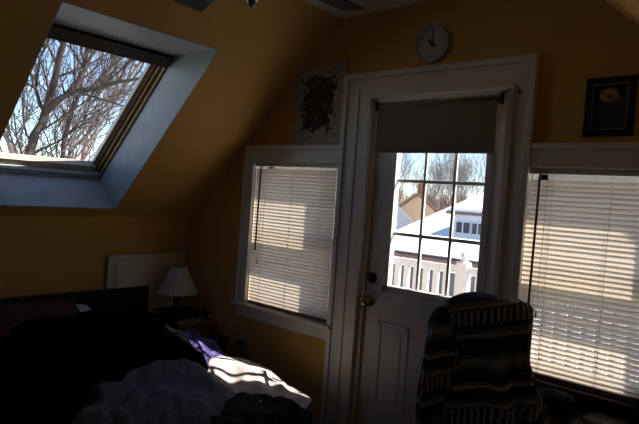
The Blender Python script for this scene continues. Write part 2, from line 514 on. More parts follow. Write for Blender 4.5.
blind('cream mini blind in the right window behind the draped chair', W2, .055, .60, 50, 70, (.0045, .010))

# ------------------------------------------------------------------ attic access door on knee wall
bm = B(); X = XC
box(bm, X, X + .02, -.638, -.045, .30, 1.02, .003)
box(bm, X, X + .028, -.638, -.61, .30, 1.02, .003); box(bm, X, X + .028, -.638, -.045, .992, 1.02, .003); box(bm, X, X + .028, -.073, -.045, .3, 1.02, .003)
acc = struct('door_2', bm, M['trim'])
bm = B()
box(bm, X + .02, X + .036, -.585, -.10, .32, .965, .004)
for (a, b, c, d) in ((-.575, -.555, .35, .955), (-.13, -.11, .35, .955), (-.575, -.11, .935, .955)):
    box(bm, X + .03, X + .043, a, b, c, d, .003)
struct('panel', bm, M['trim'], acc)

# ------------------------------------------------------------------ bed
BX0, BX1, BY0, BY1 = -1.53, .07, -1.90, -.345
bed = thing('bed', 'black wooden bed with a low plain headboard against the ochre wall', 'bed', (-.55, -1.13, 0))
bx('headboard', M['black'], bed, -1.595, -1.545, -1.93, -.345, .1, .802, bevel=.006)
for y in (BY0 - .012, BY1 - .012): bx('side_rail', M['black'], bed, BX0, BX1, y, y + .024, .2, .34, bevel=.004)
bx('foot_rail', M['black'], bed, BX1, BX1 + .025, BY0, BY1, .2, .34, bevel=.004)
for x, y in ((BX1 - .05, BY0 + .02), (BX1 - .05, BY1 - .08), (BX0 - .01, BY0), (BX0 - .01, BY1 - .06)):
    bx('leg', M['black'], bed, x, x + .06, y, y + .06, 0, .22, bevel=.004)
bx('slat_base', M['black'], bed, BX0, BX1, BY0 + .012, BY1 - .012, .24, .28)
mt = thing('mattress', 'thick mattress under the heap of blankets on the bed', 'mattress', (-.55, -1.13, .28))
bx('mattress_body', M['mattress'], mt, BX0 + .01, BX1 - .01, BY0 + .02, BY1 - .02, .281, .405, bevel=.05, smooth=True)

def nz(x, y, z=0.): return noise.noise(V(x, y, z))
def ridge(x, y, s): 
    return 1 - abs(2 * nz(x, y, s)) 

def base_h(x, y, z):
    """sheet lying on the mattress, hanging over its far side and foot"""
    d = max(0, x - (BX1 - .015)); e2 = max(0, y - (BY1 - .015))
    return z, d, e2

def cloth(name, quad, zf, material, label, cat, nu=70, nv=60, wob=.05, seed=0., thick=.012, parent=None):
    q = [V(*p, 0) for p in quad]
    bm = B(); g = []
    for i in range(nu + 1):
        row = []
        for j in range(nv + 1):
            u, v = i / nu, j / nv
            a_, b_ = 2 * u - 1, 2 * v - 1     # round the corners of the sheet
            a_, b_ = a_ * math.sqrt(1 - .34 * b_ * b_), b_ * math.sqrt(1 - .34 * a_ * a_)
            u, v = (a_ + 1) / 2, (b_ + 1) / 2
            p = q[0] * (1 - u) * (1 - v) + q[1] * u * (1 - v) + q[2] * u * v + q[3] * (1 - u) * v
            x = p.x + wob * nz(p.x * 4.1, p.y * 4.1, seed) + wob * .5 * nz(p.x * 9, p.y * 9, seed + 5)
            y = p.y + wob * nz(p.x * 4.1, p.y * 4.1, seed + 9) + wob * .5 * nz(p.x * 9, p.y * 9, seed + 15)
            z = zf(x, y, i / nu, j / nv)
            # hang over the edges of the mattress
            dx = x - BX1; dy = y - BY1
            if dx > 0: z -= dx * 2.2; x = BX1 + .02 + dx * .35
            if dy > 0: z -= dy * 2.2; y = BY1 + .012 + dy * .25
            row.append(bm.verts.new((x, y, max(z, .06))))
        g.append(row)
    for i in range(nu):
        for j in range(nv):
            bm.faces.new((g[i][j], g[i + 1][j], g[i + 1][j + 1], g[i][j + 1]))
    o = obj(name, bm, material, parent, True)
    sm = o.modifiers.new('thickness', 'SOLIDIFY'); sm.thickness = thick; sm.offset = 1
    if label: tag(o, label, cat)
    return o

def edge_drop(u, v, w=.10):
    e_ = min(u, 1 - u, v, 1 - v)
    t = max(0, min(1, e_ / w))
    return t * t * (3 - 2 * t)

def white_z(x, y, u, v):
    f = .058 * ridge(x * 3.2 + y * 2.2, y * 5 - x * 1.5, 2.) + .026 * ridge(x * 7, y * 6 + x * 3, 4.)
    t = max(0, min(1, (x + .55) / .5)); return max(.415, .465 + .085 * (1 - t * t * (3 - 2 * t)) - .28 * max(0, -.38 - y)) + edge_drop(u, v, .2) * (f + .02)
cloth('blanket', [(-.70, -1.15), (.08, -1.2), (.07, -.33), (-.66, -.32)], white_z, M['whiteblanket'],
      'off white fleece blanket lying crumpled in the sun patch on the bed', 'blanket', 90, 60, .05, 3., .014)

def purple_z(x, y, u, v):
    f = .045 * ridge(x * 4 + y * 3, y * 6, 12.)
    return .550 + .012 + edge_drop(u, v, .2) * (f + .045)
cloth('bedspread', [(-1.40, -.88), (-.42, -.92), (-.48, -.38), (-1.36, -.34)], purple_z, M['purple'],
      'purple floral bedspread showing between the black quilt and the white blanket', 'bedspread', 60, 40, .05, 8., .012)

def black_z(x, y, u, v):
    c = math.exp(-((x + .95) / .38) ** 2 - ((y + 1.10) / .45) ** 2)
    f = .05 * ridge(x * 2.6 + y, y * 3.1, 21.) + .02 * ridge(x * 6, y * 5, 24.)
    return .570 + .015 - .13 * max(0, min(1, (x + .66) / .25)) * max(0, min(1, (-.84 - y) / .15)) + edge_drop(u, v, .07) * (.055 + f + .055 * c)
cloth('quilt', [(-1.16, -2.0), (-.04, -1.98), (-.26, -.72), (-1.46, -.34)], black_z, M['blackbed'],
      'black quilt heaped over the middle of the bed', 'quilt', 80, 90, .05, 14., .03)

def navy_z(x, y, u, v):
    f = .055 * ridge(x * 2.6 - y * 2.0, y * 2.4 + x, 31.) + .040 * ridge(x * 5 + y * 4, y * 4 - x * 3, 35.) + .022 * ridge(x * 11 + y * 3, y * 9, 38.)
    return .562 - .12 * max(0, min(1, (x + .34) / .34)) + .018 + edge_drop(u, v, .14) * (.03 + .62 * f)
cloth('duvet', [(-.45, -1.34), (.06, -1.74), (.03, -.76), (-.44, -.82)], navy_z, M['navy'],
      'slate blue cotton duvet crumpled across the foot of the bed', 'duvet', 110, 100, .07, 27., .02)

def dark_z(x, y, u, v):
    f = .05 * ridge(x * 4 - y * 3, y * 5, 41.) + .02 * ridge(x * 10, y * 9, 44.)
    return .440 + .012 + edge_drop(u, v, .2) * (.035 + .8 * f)
cloth('sweater', [(-.25, -1.30), (.20, -1.18), (.15, -.40), (-.25, -.61)], dark_z, M['darkcloth'],
      'charcoal sweater lying at the far corner of the bed foot', 'sweater', 50, 50, .05, 47., .016)

def pillow(name, label, c, w, h, t, material, rotz, lean, parent=None):
    bm = B(); n = 26
    sides = []
    for s in (1, -1):
        g = []
        for i in range(n + 1):
            row = []
            for j in range(n + 1):
                u, v = -1 + 2 * i / n, -1 + 2 * j / n
                th = (max(0, 1 - abs(u) ** 2.6) ** .55) * (max(0, 1 - abs(v) ** 2.6) ** .55)
                pin = 1 - .06 * (u * u) * (v * v)
                wr = .010 * ridge(u * 3 + c[0], v * 2.2, 51. + s) * (1 - abs(u) ** 3) * (1 - abs(v) ** 3)
                x = s * (t / 2 * th + wr); y = u * w / 2 * (1 - .05 * (1 - v * v) * abs(u)) * pin; z = v * h / 2 * pin
                row.append(bm.verts.new((x, y, z)))
            g.append(row)
        sides.append(g)
        for i in range(n):
            for j in range(n):
                bm.faces.new((g[i][j], g[i + 1][j], g[i + 1][j + 1], g[i][j + 1]))
    bmesh.ops.remove_doubles(bm, verts=list(bm.verts), dist=1e-4)
    mtx = Matrix.Translation(Vector(c)) @ Matrix.Rotation(rotz, 4, 'Z') @ Matrix.Rotation(lean, 4, 'Y')
    bmesh.ops.transform(bm, matrix=mtx, verts=list(bm.verts))
    o = obj(name, bm, material, None, True)
    tag(o, label, 'pillow', 'pillows at the headboard')
    return o
pillow('pillow', 'white pillow with its end showing under the maroon one at the headboard', (-1.29, -1.165, .665), .70, .36, .13, M['whitepillow'], 0, math.radians(-62))
pillow('pillow', 'maroon pillow propped on the white pillow on the bed', (-1.22, -1.285, .700), .70, .38, .16, M['maroon'], math.radians(0), math.radians(-60))

# ------------------------------------------------------------------ nightstand and what stands on it
ns = thing('nightstand', 'small tan nightstand in the corner behind the bed, under the lamp', 'nightstand', (-1.39, -.19, 0))
bx('top', M['nightwood'], ns, -1.57, -1.19, -.335, -.045, .575, .60, bevel=.004)
bx('body', M['nightwood'], ns, -1.555, -1.21, -.322, -.058, .34, .575, bevel=.003)
dr = bx('drawer', M['nightwood'], ns, -1.209, -1.195, -.305, -.075, .40, .555, bevel=.004)
bm = B(); tube(bm, [(-1.196, -.19, .48), (-1.175, -.19, .48)], [.008, .013], 12); obj('knob', bm, M['brass'], dr)
for x in (-1.55, -1.245):
    for y in (-.318, -.092): bx('leg', M['nightwood'], ns, x, x + .035, y, y + .03, 0, .34, bevel=.003)

LX, LY, LZ = -1.40, -.215, .66
# books the lamp stands on
bk = []
for k, (z0, z1, dx, rz, col, lab) in enumerate((
        (.601, .630, .0, .05, (.035, .020, .018), 'dark brown hardback book at the bottom of the nightstand stack'),
        (.631, .658, .015, -.06, (.012, .014, .018), 'black hardback book on top of the nightstand stack'))):
    cm = mat('book cover', col, .5)
    b = thing('book', lab, 'book', (LX + dx, LY, z0), 'books under the lamp')
    mx = Matrix.Translation(V(LX + dx, LY, 0)) @ Matrix.Rotation(rz, 4, 'Z')
    bm = B(); t = B()
    box(t, -.10, .10, -.135, .11, z0, z0 + .003); box(t, -.10, .10, -.135, .11, z1 - .003, z1); box(t, .097, .10, -.135, .11, z0, z1)
    merge(bm, t, mx); obj('cover', bm, cm, b)
    bm = B(); t = B(); box(t, -.095, .097, -.13, .105, z0 + .003, z1 - .003); merge(bm, t, mx); obj('pages', bm, M['paper'], b)

lp = thing('table_lamp', 'table lamp with pleated ivory shade standing in the dark corner', 'lamp', (LX, LY, .658))
bm = B(); lathe(bm, [(.05, .659), (.052, .668), (.03, .676), (.016, .69), (.022, .705), (.032, .725), (.024, .75), (.012, .765), (.010, .80)], (LX, LY, 0), 24)
obj('base', bm, M['lampbase'], lp, True)
bm = B(); tube(bm, [(LX, LY, .80), (LX, LY, .965)], .004, 8)
obj('stem', bm, M['brass'], lp)
bm = B()
prof = []
for k in range(11):
    f = k / 10
    prof.append((.139 - .089 * f ** .82, .772 + .181 * f))
n = 96; rings = []
for r, z in prof:
    rings.append([bm.verts.new((LX + r * (1 + .022 * math.cos(24 * 2 * PI * k / n)) * math.cos(2 * PI * k / n), LY + r * (1 + .022 * math.cos(24 * 2 * PI * k / n)) * math.sin(2 * PI * k / n),
                                z + (.004 * math.cos(24 * 2 * PI * k / n) if z < .775 or z > .95 else 0))) for k in range(n)])
for a, b in zip(rings, rings[1:]):
    for k in range(n): bm.faces.new((a[k], a[(k + 1) % n], b[(k + 1) % n], b[k]))
obj('lamp_shade', bm, M['shade'], lp, True)
bm = B(); lathe(bm, [(.003, .962), (.008, .97), (.004, .985)], (LX, LY, 0), 12); obj('finial', bm, M['brass'], lp, True)
bm = B(); tube(bm, [(LX, LY, .953), (LX + .05, LY, .953)], .002, 6); tube(bm, [(LX, LY, .953), (LX - .05, LY, .953)], .002, 6); obj('spider', bm, M['brass'], lp)

ac = thing('alarm_clock', 'small dark alarm clock beside the lamp on the nightstand', 'clock', (-1.25, -.12, .601))
bx('case', M['black'], ac, -1.285, -1.215, -.09, -.058, .601, .655, bevel=.006)
bx('display', M['outlet'], ac, -1.216, -1.2135, -.083, -.065, .615, .64)

sb = thing('storage_box', 'small black box standing low beside the nightstand', 'box', (-1.07, -.2, 0))
bx('box_body', M['blackfab'], sb, -1.17, -.99, -.33, -.09, 0.0, .50, bevel=.012)
bx('lid', M['black'], sb, -1.176, -.984, -.336, -.084, .50, .535, bevel=.008)

ol = thing('wall_outlet', 'ivory wall outlet below the left window with a plug in it', 'outlet', (-.94, 0, .48))
bx('cover_plate', M['outlet'], ol, -.978, -.905, -.006, 0, .415, .535, bevel=.002)
bx('socket', M['outlet'], ol, -.958, -.925, -.009, -.004, .43, .465, bevel=.001)
bx('socket', M['outlet'], ol, -.958, -.925, -.009, -.004, .48, .515, bevel=.001)
pc = thing('power_cord', 'black plug and cord hanging from the outlet by the bed', 'cord', (-.95, -.02, .5))
bx('plug', M['ink'], pc, -.957, -.926, -.04, -.009, .484, .512, bevel=.004)
bm = B(); tube(bm, [(-.942, -.04, .498), (-.955, -.055, .485), (-.985, -.05, .43), (-1.0, -.04, .32), (-1.02, -.035, .15), (-1.06, -.04, .02)], .004, 8)
obj('cord', bm, M['ink'], pc, True)

# ------------------------------------------------------------------ on the gable wall
cx, cz = .335, 2.318
ck = thing('wall_clock', 'round white wall clock above the door trim', 'clock', (cx, 0, cz))
bm = B(); lathe(bm, [(.098, 0), (.098, .022), (.092, .028), (.085, .024), (.085, .012)], (cx, 0, cz), 48, axis='y'); obj('rim', bm, M['chrome'], ck, True)
bm = B(); lathe(bm, [(.086, 0.0), (.086, .014)], (cx, 0, cz), 48, axis='y'); obj('face', bm, M['clockface'], ck)
def hand(name, ang, ln, tail, w, y):
    d = V(math.sin(ang), 0, math.cos(ang)); s = V(d.z, 0, -d.x)
    c = V(cx, y, cz); bm = B()
    prism(bm, [c - d * tail - s * w, c + d * ln - s * w * .5, c + d * ln + s * w * .5, c - d * tail + s * w], (0, -.0015, 0))
    obj(name, bm, M['ink'], ck)
hand('minute_hand', 0.02, .070, .012, .0035, -.0165)
hand('hour_hand', math.radians(122), .030, .022, .0045, -.019)
def text_mesh(txt, size, depth):
    cu = bpy.data.curves.new('txt', 'FONT'); cu.body = txt; cu.size = size; cu.align_x = 'CENTER'; cu.align_y = 'CENTER'; cu.extrude = depth
    o = bpy.data.objects.new('txt', cu); COL.objects.link(o)
    dg = bpy.context.evaluated_depsgraph_get()
    me = bpy.data.meshes.new_from_object(o.evaluated_get(dg))
    bpy.data.objects.remove(o); return me
for h in range(1, 13):
    bm = B()
    me = text_mesh(str(h), .020, .0004); a = h * PI / 6
    t = B(); t.from_mesh(me); bpy.data.meshes.remove(me)
    merge(bm, t, Matrix.Translation(V(cx + .069 * math.sin(a), -.0148, cz + .069 * math.cos(a))) @ Matrix.Rotation(PI / 2, 4, 'X'))
    obj('numeral', bm, M['ink'], ck)

# abstract print leaning on the window head
def print_mat():
    m = bpy.data.materials.new('abstract print'); m.use_nodes = True
    nt = m.node_tree; N = nt.nodes; L = nt.links; b = N['Principled BSDF']; b.inputs['Roughness'].default_value = .7
    tc = N.new('ShaderNodeTexCoord')
    sx = N.new('ShaderNodeSeparateXYZ'); L.new(tc.outputs['Object'], sx.inputs[0])
    def math_(op, a, bb=None):
        n = N.new('ShaderNodeMath'); n.operation = op
        for i, q in enumerate((a, bb)):
            if q is None: continue
            if isinstance(q, (int, float)): n.inputs[i].default_value = q
            else: L.new(q, n.inputs[i])
        return n.outputs[0]
    n1 = N.new('ShaderNodeTexNoise'); n1.inputs['Scale'].default_value = 26; n1.inputs['Detail'].default_value = 5
    L.new(tc.outputs['Object'], n1.inputs['Vector'])
    n2 = N.new('ShaderNodeTexNoise'); n2.inputs['Scale'].default_value = 60; n2.inputs['Detail'].default_value = 3
    L.new(tc.outputs['Object'], n2.inputs['Vector'])
    dx = math_('ABSOLUTE', math_('SUBTRACT', sx.outputs[0], -.412)); dz = math_('ABSOLUTE', math_('SUBTRACT', sx.outputs[2], 2.055))
    ex = math_('SUBTRACT', .125, dx); ez = math_('SUBTRACT', .165, dz)
    inside = math_('MINIMUM', ex, ez)
    s = math_('ADD', math_('MULTIPLY', inside, 14.), math_('MULTIPLY', math_('SUBTRACT', n1.outputs['Fac'], .5), 3.2))
    s = math_('ADD', s, math_('MULTIPLY', math_('SUBTRACT', n2.outputs['Fac'], .5), 1.8))
    mask = math_('GREATER_THAN', s, .12)
    n3 = N.new('ShaderNodeTexNoise'); n3.inputs['Scale'].default_value = 14; L.new(tc.outputs['Object'], n3.inputs['Vector'])
    rp = N.new('ShaderNodeValToRGB'); rp.color_ramp.interpolation = 'CONSTANT'
    E_ = rp.color_ramp.elements
    E_[0].position = 0; E_[0].color = (.02, .02, .02, 1); E_[1].position = .42; E_[1].color = (.16, .045, .035, 1)
    for p, c in ((.47, (.015, .015, .018, 1)), (.53, (.03, .10, .07, 1)), (.58, (.02, .02, .02, 1)), (.63, (.20, .14, .05, 1))):
        q = E_.new(p); q.color = c
    L.new(n3.outputs['Fac'], rp.inputs[0])
    mx = N.new('ShaderNodeMix'); mx.data_type = 'RGBA'
    L.new(mask, mx.inputs[0]); mx.inputs[6].default_value = (.40, .375, .33, 1); L.new(rp.outputs[0], mx.inputs[7])
    L.new(mx.outputs[2], b.inputs['Base Color'])
    return m
pic = thing('art_print', 'pale sheet with a dense abstract scribble resting on the left window trim', 'picture', (-.41, -.01, 1.81))
bm = B(); prism(bm, [(-.597, -.008, 1.808), (-.212, -.008, 1.808), (-.212, -.002, 2.288), (-.597, -.002, 2.278)], (0, -.004, 0))
obj('sheet', bm, print_mat(), pic)
bm = B()
for a in (((-.604, -.006, 1.806), (-.590, -.006, 1.806), (-.590, -.002, 2.284), (-.604, -.002, 2.284)), ((-.226, -.006, 1.806), (-.209, -.006, 1.806), (-.209, -.002, 2.294), (-.226, -.002, 2.294)),
          ((-.604, -.002, 2.266), (-.209, -.002, 2.278), (-.209, -.002, 2.294), (-.604, -.002, 2.284)), ((-.604, -.006, 1.806), (-.209, -.006, 1.806), (-.209, -.006, 1.82), (-.604, -.006, 1.82))):
    prism(bm, a, (0, -.009, 0))
obj('frame', bm, mat('pale frame', (.40, .37, .32), .5), pic)

# plaque
pq = thing('wall_plaque', 'black framed award plaque with a gold oval emblem above the right window', 'plaque', (1.18, 0, 1.96))
px0, px1, pz0, pz1 = 1.086, 1.274, 1.836, 2.078
bm = B()
for a in ((px0, px0 + .026, pz0, pz1), (px1 - .026, px1, pz0, pz1), (px0, px1, pz0, pz0 + .026), (px0, px1, pz1 - .026, pz1)):
    box(bm, a[0], a[1], -.02, 0, a[2], a[3], .003)
obj('frame', bm, M['black'], pq)
bm = B()
i0, i1, k0, k1 = px0 + .026, px1 - .026, pz0 + .026, pz1 - .026
for a in ((i0, i0 + .005, k0, k1), (i1 - .005, i1, k0, k1), (i0, i1, k0, k0 + .005), (i0, i1, k1 - .005, k1)):
    box(bm, a[0], a[1], -.014, 0, a[2], a[3])
obj('inner_border', bm, mat('silver border', (.30, .29, .28), .4, metal=.4), pq)
bx('plate', mat('dark plate', (.012, .012, .014), .4), pq, i0 + .004, i1 - .004, -.010, -.002, k0 + .004, k1 - .004)
ec = V((i0 + i1) / 2 - .006, -.0105, k1 - .048)
bm = B()
t = B(); lathe(t, [(1, 0), (1, .0012)], (0, 0, 0), 32, axis='y')
merge(bm, t, Matrix.Translation(ec) @ Matrix.Diagonal((.036, 1, .027, 1)))
em = obj('emblem', bm, mat('old gold', (.40, .27, .08), .5), pq)
bm = B()
t = B(); lathe(t, [(1, 0), (1, .001)], (0, 0, 0), 24, axis='y'); merge(bm, t, Matrix.Translation(ec + V(.008, -.0012, -.010)) @ Matrix.Diagonal((.015, 1, .012, 1)))
obj('red_patch', bm, mat('dark red', (.28, .05, .04), .5), em)
bm = B()
for q in (.022, .044):
    t = B(); bmesh.ops.create_circle(t, segments=20, radius=1)
    ring = [(math.cos(2 * PI * k / 20), math.sin(2 * PI * k / 20)) for k in range(21)]
    t.free(); tube(bm, [ec + V(q + .010 * a, -.001, -.022 + .009 * b) for a, b in ring], .0022, 6)
obj('ring_mark', bm, mat('pale mark', (.26, .22, .18), .5), pq)
bm = B()
for r in range(5):
    w = (.040, .030, .044, .036, .024)[r]; z = k1 - .092 - r * .018
    box(bm, ec.x + .006 - w, ec.x + .006 + w, -.0108, -.0098, z - .0018, z + .0018)
obj('engraved_lines', bm, mat('dim engraving', (.06, .055, .05), .5), pq)

# ------------------------------------------------------------------ ceiling fan
FX, FY = .30, -1.30
fan = thing('ceiling_fan', 'ceiling fan with dark wooden blades and steel brackets on the flat white ceiling', 'fan', (FX, FY, ZC))
bm = B(); lathe(bm, [(.075, ZC), (.075, ZC - .02), (.05, ZC - .05), (.02, ZC - .06), (.02, ZC - .11)], (FX, FY, 0), 24); obj('canopy', bm, M['steel'], fan, True)
bm = B(); lathe(bm, [(.03, 2.435), (.10, 2.425), (.12, 2.39), (.12, 2.29), (.09, 2.26), (.05, 2.25)], (FX, FY, 0), 32); obj('motor', bm, M['steel'], fan, True)
bm = B(); lathe(bm, [(.05, 2.25), (.06, 2.23), (.045, 2.20), (.02, 2.19)], (FX, FY, 0), 24); obj('switch_housing', bm, M['steel'], fan, True)
for k in range(5):
    a = math.radians(100 + 72 * k); d = V(math.cos(a), math.sin(a), 0); c = V(FX, FY, 2.235)
    bm = B(); tube(bm, [c, c + d * .06 + V(0, 0, -.03), c + d * .12 + V(0, 0, -.035)], .008, 10); tube(bm, [c + d * .12 + V(0, 0, -.02), c + d * .12 + V(0, 0, -.06)], [.016, .022], 14)
    arm = obj('light_arm', bm, M['steel'], fan, True)
    bm = B(); t = B(); lathe(t, [(.012, -.055), (.016, -.062), (.016, -.07), (.009, -.078), (.003, -.08)], (0, 0, 0), 16); merge(bm, t, Matrix.Translation(c + d * .12)); obj('bulb', bm, M['clockface'], arm, True)
for k in range(5):
    a = math.radians(158 - 72 * k)
    mx = Matrix.Translation(V(FX, FY, 2.287)) @ Matrix.Rotation(a, 4, 'Z') @ Matrix.Rotation(math.radians(10), 4, 'X')
    bm = B(); t = B()
    pts = [(.25, -.055), (.56, -.066), (.605, -.064), (.612, -.054), (.612, .054), (.605, .064), (.56, .066), (.25, .055)]
    prism(t, [(x, y, -.003) for x, y in pts], (0, 0, .007)); merge(bm, t, mx)
    bl = obj('blade', bm, M['fanblade'], fan)
    bm = B(); t = B()
    prism(t, [(.10, -.014, -.010), (.22, -.020, -.010), (.29, -.045, -.010), (.33, -.04, -.010), (.335, 0, -.010), (.33, .04, -.010), (.29, .045, -.010), (.22, .020, -.010), (.10, .014, -.010)], (0, 0, .006))
    for (x, y) in ((.30, -.025), (.30, .025), (.32, 0)): tube(t, [(x, y, -.014), (x, y, -.009)], .006, 8)
    merge(bm, t, mx); obj('bracket', bm, M['steel'], bl)

# ------------------------------------------------------------------ chair with blanket
CH = V(.985, -.70, 0)
CR = math.radians(10)
def chm(): return Matrix.Translation(CH) @ Matrix.Rotation(CR, 4, 'Z')
ch = thing('office_chair', 'high backed black office chair under the striped blanket, facing the window', 'chair', CH)
def chpart(name, t, material, smooth=False, parent=ch):
    bm = B(); merge(bm, t, chm()); return obj(name, bm, material, parent, smooth)
t = B(); box(t, -.13, .15, -.028, .028, .55, 1.13, .027); chpart('backrest', t, M['blackfab'], True)
t = B(); box(t, -.23, .23, .0, .44, .42, .50, .03); chpart('seat', t, M['blackfab'], True)
t = B(); box(t, -.03, .03, -.035, -.02, .40, .75, .004); box(t, -.03, .03, -.035, .2, .39, .41, .004); chpart('back_bar', t, M['black'])
t = B(); tube(t, [(0, .2, .10), (0, .2, .26), (0, .2, .26), (0, .2, .42)], [.03, .03, .018, .018], 16); chpart('gas_column', t, M['black'])
for k in range(5):
    a = k * 2 * PI / 5 + .3
    t = B(); d = V(math.cos(a), math.sin(a), 0)
    tube(t, [V(0, .2, .10), V(0, .2, .09) + d * .26], [.028, .018], 10); lg = chpart('base_leg', t, M['black'])
    t = B(); p = V(0, .2, .028) + d * .26; s = V(-d.y, d.x, 0)
    tube(t, [p - s * .02, p + s * .02], .027, 16); tube(t, [p + V(0, 0, .02), p + V(0, 0, .07)], .008, 8); chpart('caster', t, M['black'], parent=lg)

def blanket_mat():
    m = bpy.data.materials.new('striped woven blanket'); m.use_nodes = True
    nt = m.node_tree; N = nt.nodes; L = nt.links; b = N['Principled BSDF']; b.inputs['Roughness'].default_value = .95; b.inputs['Specular IOR Level'].default_value = .1
    uv = N.new('ShaderNodeUVMap'); sx = N.new('ShaderNodeSeparateXYZ'); L.new(uv.outputs[0], sx.inputs[0])
    def mt_(op, *a):
        n = N.new('ShaderNodeMath'); n.operation = op
        for i, q in enumerate(a):
            if isinstance(q, (int, float)): n.inputs[i].default_value = q
            else: L.new(q, n.inputs[i])
        return n.outputs[0]
    tc = N.new('ShaderNodeTexCoord')
    w = N.new('ShaderNodeTexNoise'); w.inputs['Scale'].default_value = 7; L.new(tc.outputs['Object'], w.inputs['Vector'])
    s = mt_('ADD', mt_('ADD', sx.outputs[1], .06), mt_('MULTIPLY', mt_('SUBTRACT', w.outputs['Fac'], .5), .014))
    fr = mt_('FRACT', mt_('MULTIPLY', s, 1 / .33))
    rp = N.new('ShaderNodeValToRGB'); rp.color_ramp.interpolation = 'CONSTANT'
    K = (.085, .085, .092, 1); G = (.52, .58, .72, 1); Nn = (.07, .09, .22, 1); D_ = (.25, .28, .36, 1); Lg = (.70, .76, .88, 1)
    E_ = rp.color_ramp.elements
    E_[0].position = 0; E_[0].color = K
    E_[1].position = .07; E_[1].color = D_
    for p, c in ((.13, G), (.20, D_), (.25, K), (.33, Nn), (.42, G), (.46, D_), (.50, K), (.72, G), (.76, D_), (.80, Nn), (.90, Lg), (.93, D_), (.96, K)):
        q = E_.new(p); q.color = c
    L.new(fr, rp.inputs[0])
    # zigzag motif in one band
    band = mt_('MULTIPLY', mt_('GREATER_THAN', fr, .56), mt_('LESS_THAN', fr, .71))
    zz = mt_('PINGPONG', mt_('ADD', sx.outputs[0], mt_('MULTIPLY', mt_('PINGPONG', s, .022), .14)), .0095)
    on = mt_('MULTIPLY', band, mt_('GREATER_THAN', zz, .0048))
    mx = N.new('ShaderNodeMix'); mx.data_type = 'RGBA'
    L.new(on, mx.inputs[0]); L.new(rp.outputs[0], mx.inputs[6]); mx.inputs[7].default_value = (.60, .66, .78, 1)
    fz = N.new('ShaderNodeTexNoise'); fz.inputs['Scale'].default_value = 160; L.new(tc.outputs['Object'], fz.inputs['Vector'])
    m2 = N.new('ShaderNodeMix'); m2.data_type = 'RGBA'; m2.blend_type = 'MULTIPLY'; m2.inputs[0].default_value = .5
    L.new(mx.outputs[2], m2.inputs[6]); L.new(fz.outputs['Fac'], m2.inputs[7])
    L.new(m2.outputs[2], b.inputs['Base Color'])
    bp = N.new('ShaderNodeBump'); bp.inputs['Strength'].default_value = .5; bp.inputs['Distance'].default_value = .01
    L.new(fz.outputs['Fac'], bp.inputs['Height']); L.new(bp.outputs[0], b.inputs['Normal'])
    return m
bm = B(); uvl = bm.loops.layers.uv.new('UVMap')
NA, NR = 120, 70
TOP = 1.215
grid = []
def sup(a, p): 
    c, s = math.cos(a), math.sin(a)
    return math.copysign(abs(c) ** p, c), math.copysign(abs(s) ** p, s)
for i in range(NR + 1):
    f = i / NR
    row = []
    for k in range(NA):
        a = 2 * PI * k / NA
        cx_, sy_ = sup(a, .55)
        # profile: from top centre over the shoulder and down
        if f < .25:
            q = f / .25; rad = math.sin(q * PI / 2) ** .75; z = TOP - .035 * (1 - math.cos(q * PI / 2)) ** 1.5
        else:
            q = (f - .25) / .75; rad = 1 + .10 * q * q; z = TOP - .035 - q * .66
        fl = max(0, min(.06, .3 * (f - .45))) if cx_ > 0 else 0
        x = fl * cx_ + (.180 if cx_ > 0 else .162) * rad * cx_; y = .062 * rad * sy_
        # left shoulder droops, right one stays square
        if x < 0: z -= (.13 * (abs(x) / .19) ** 2.2) * (1 if f < .8 else 1)
        if f > .22:
            fold = .016 * math.sin(a * 7 + 2.2 * math.sin(z * 5)) + .012 * math.sin(a * 13 + 5 * z) + .018 * nz(x * 6, y * 6 + z * 3, 3.)
            g_ = min(1, (f - .22) / .3)
            x += fold * g_ * cx_ * .5; y += fold * g_ * sy_ * 1.3
            if cx_ < -.2 and sy_ < 0:
                y -= .035 * g_ * math.exp(-((x + .12) / .05) ** 2)    # folded over edge
        row.append((V(x, y, z), a, z))
    grid.append(row)
vs = [[bm.verts.new(p[0]) for p in row] for row in grid]
def uvof(i, k):
    p = grid[i][k % NA][0]; a = 2 * PI * k / NA
    lat = p.x + (.1 if p.y > 0 else 0)
    s = p.z - .28 * p.x + (.5 * abs(p.x + .1) ** 1.5 if p.x < -.06 else 0) + (.21 if p.x < -.085 + .04 * math.sin(p.z * 8) and p.y < .03 else 0) - .35 * max(0, p.y) 
    return (p.x * .9 + p.y * .5, s)
for i in range(NR):
    for k in range(NA):
        j = (k + 1) % NA
        fc = bm.faces.new((vs[i][k], vs[i][j], vs[i + 1][j], vs[i + 1][k]))
        for lp_, (ii, kk) in zip(fc.loops, ((i, k), (i, k + 1), (i + 1, k + 1), (i + 1, k))): lp_[uvl].uv = uvof(ii, kk)
bmesh.ops.transform(bm, matrix=chm(), verts=list(bm.verts))
o = obj('throw_blanket', bm, blanket_mat(), None, True)
tag(o, 'black, grey and navy striped woven blanket draped over the tall chair back', 'blanket')
sm = o.modifiers.new('thickness', 'SOLIDIFY'); sm.thickness = .006; sm.offset = -1

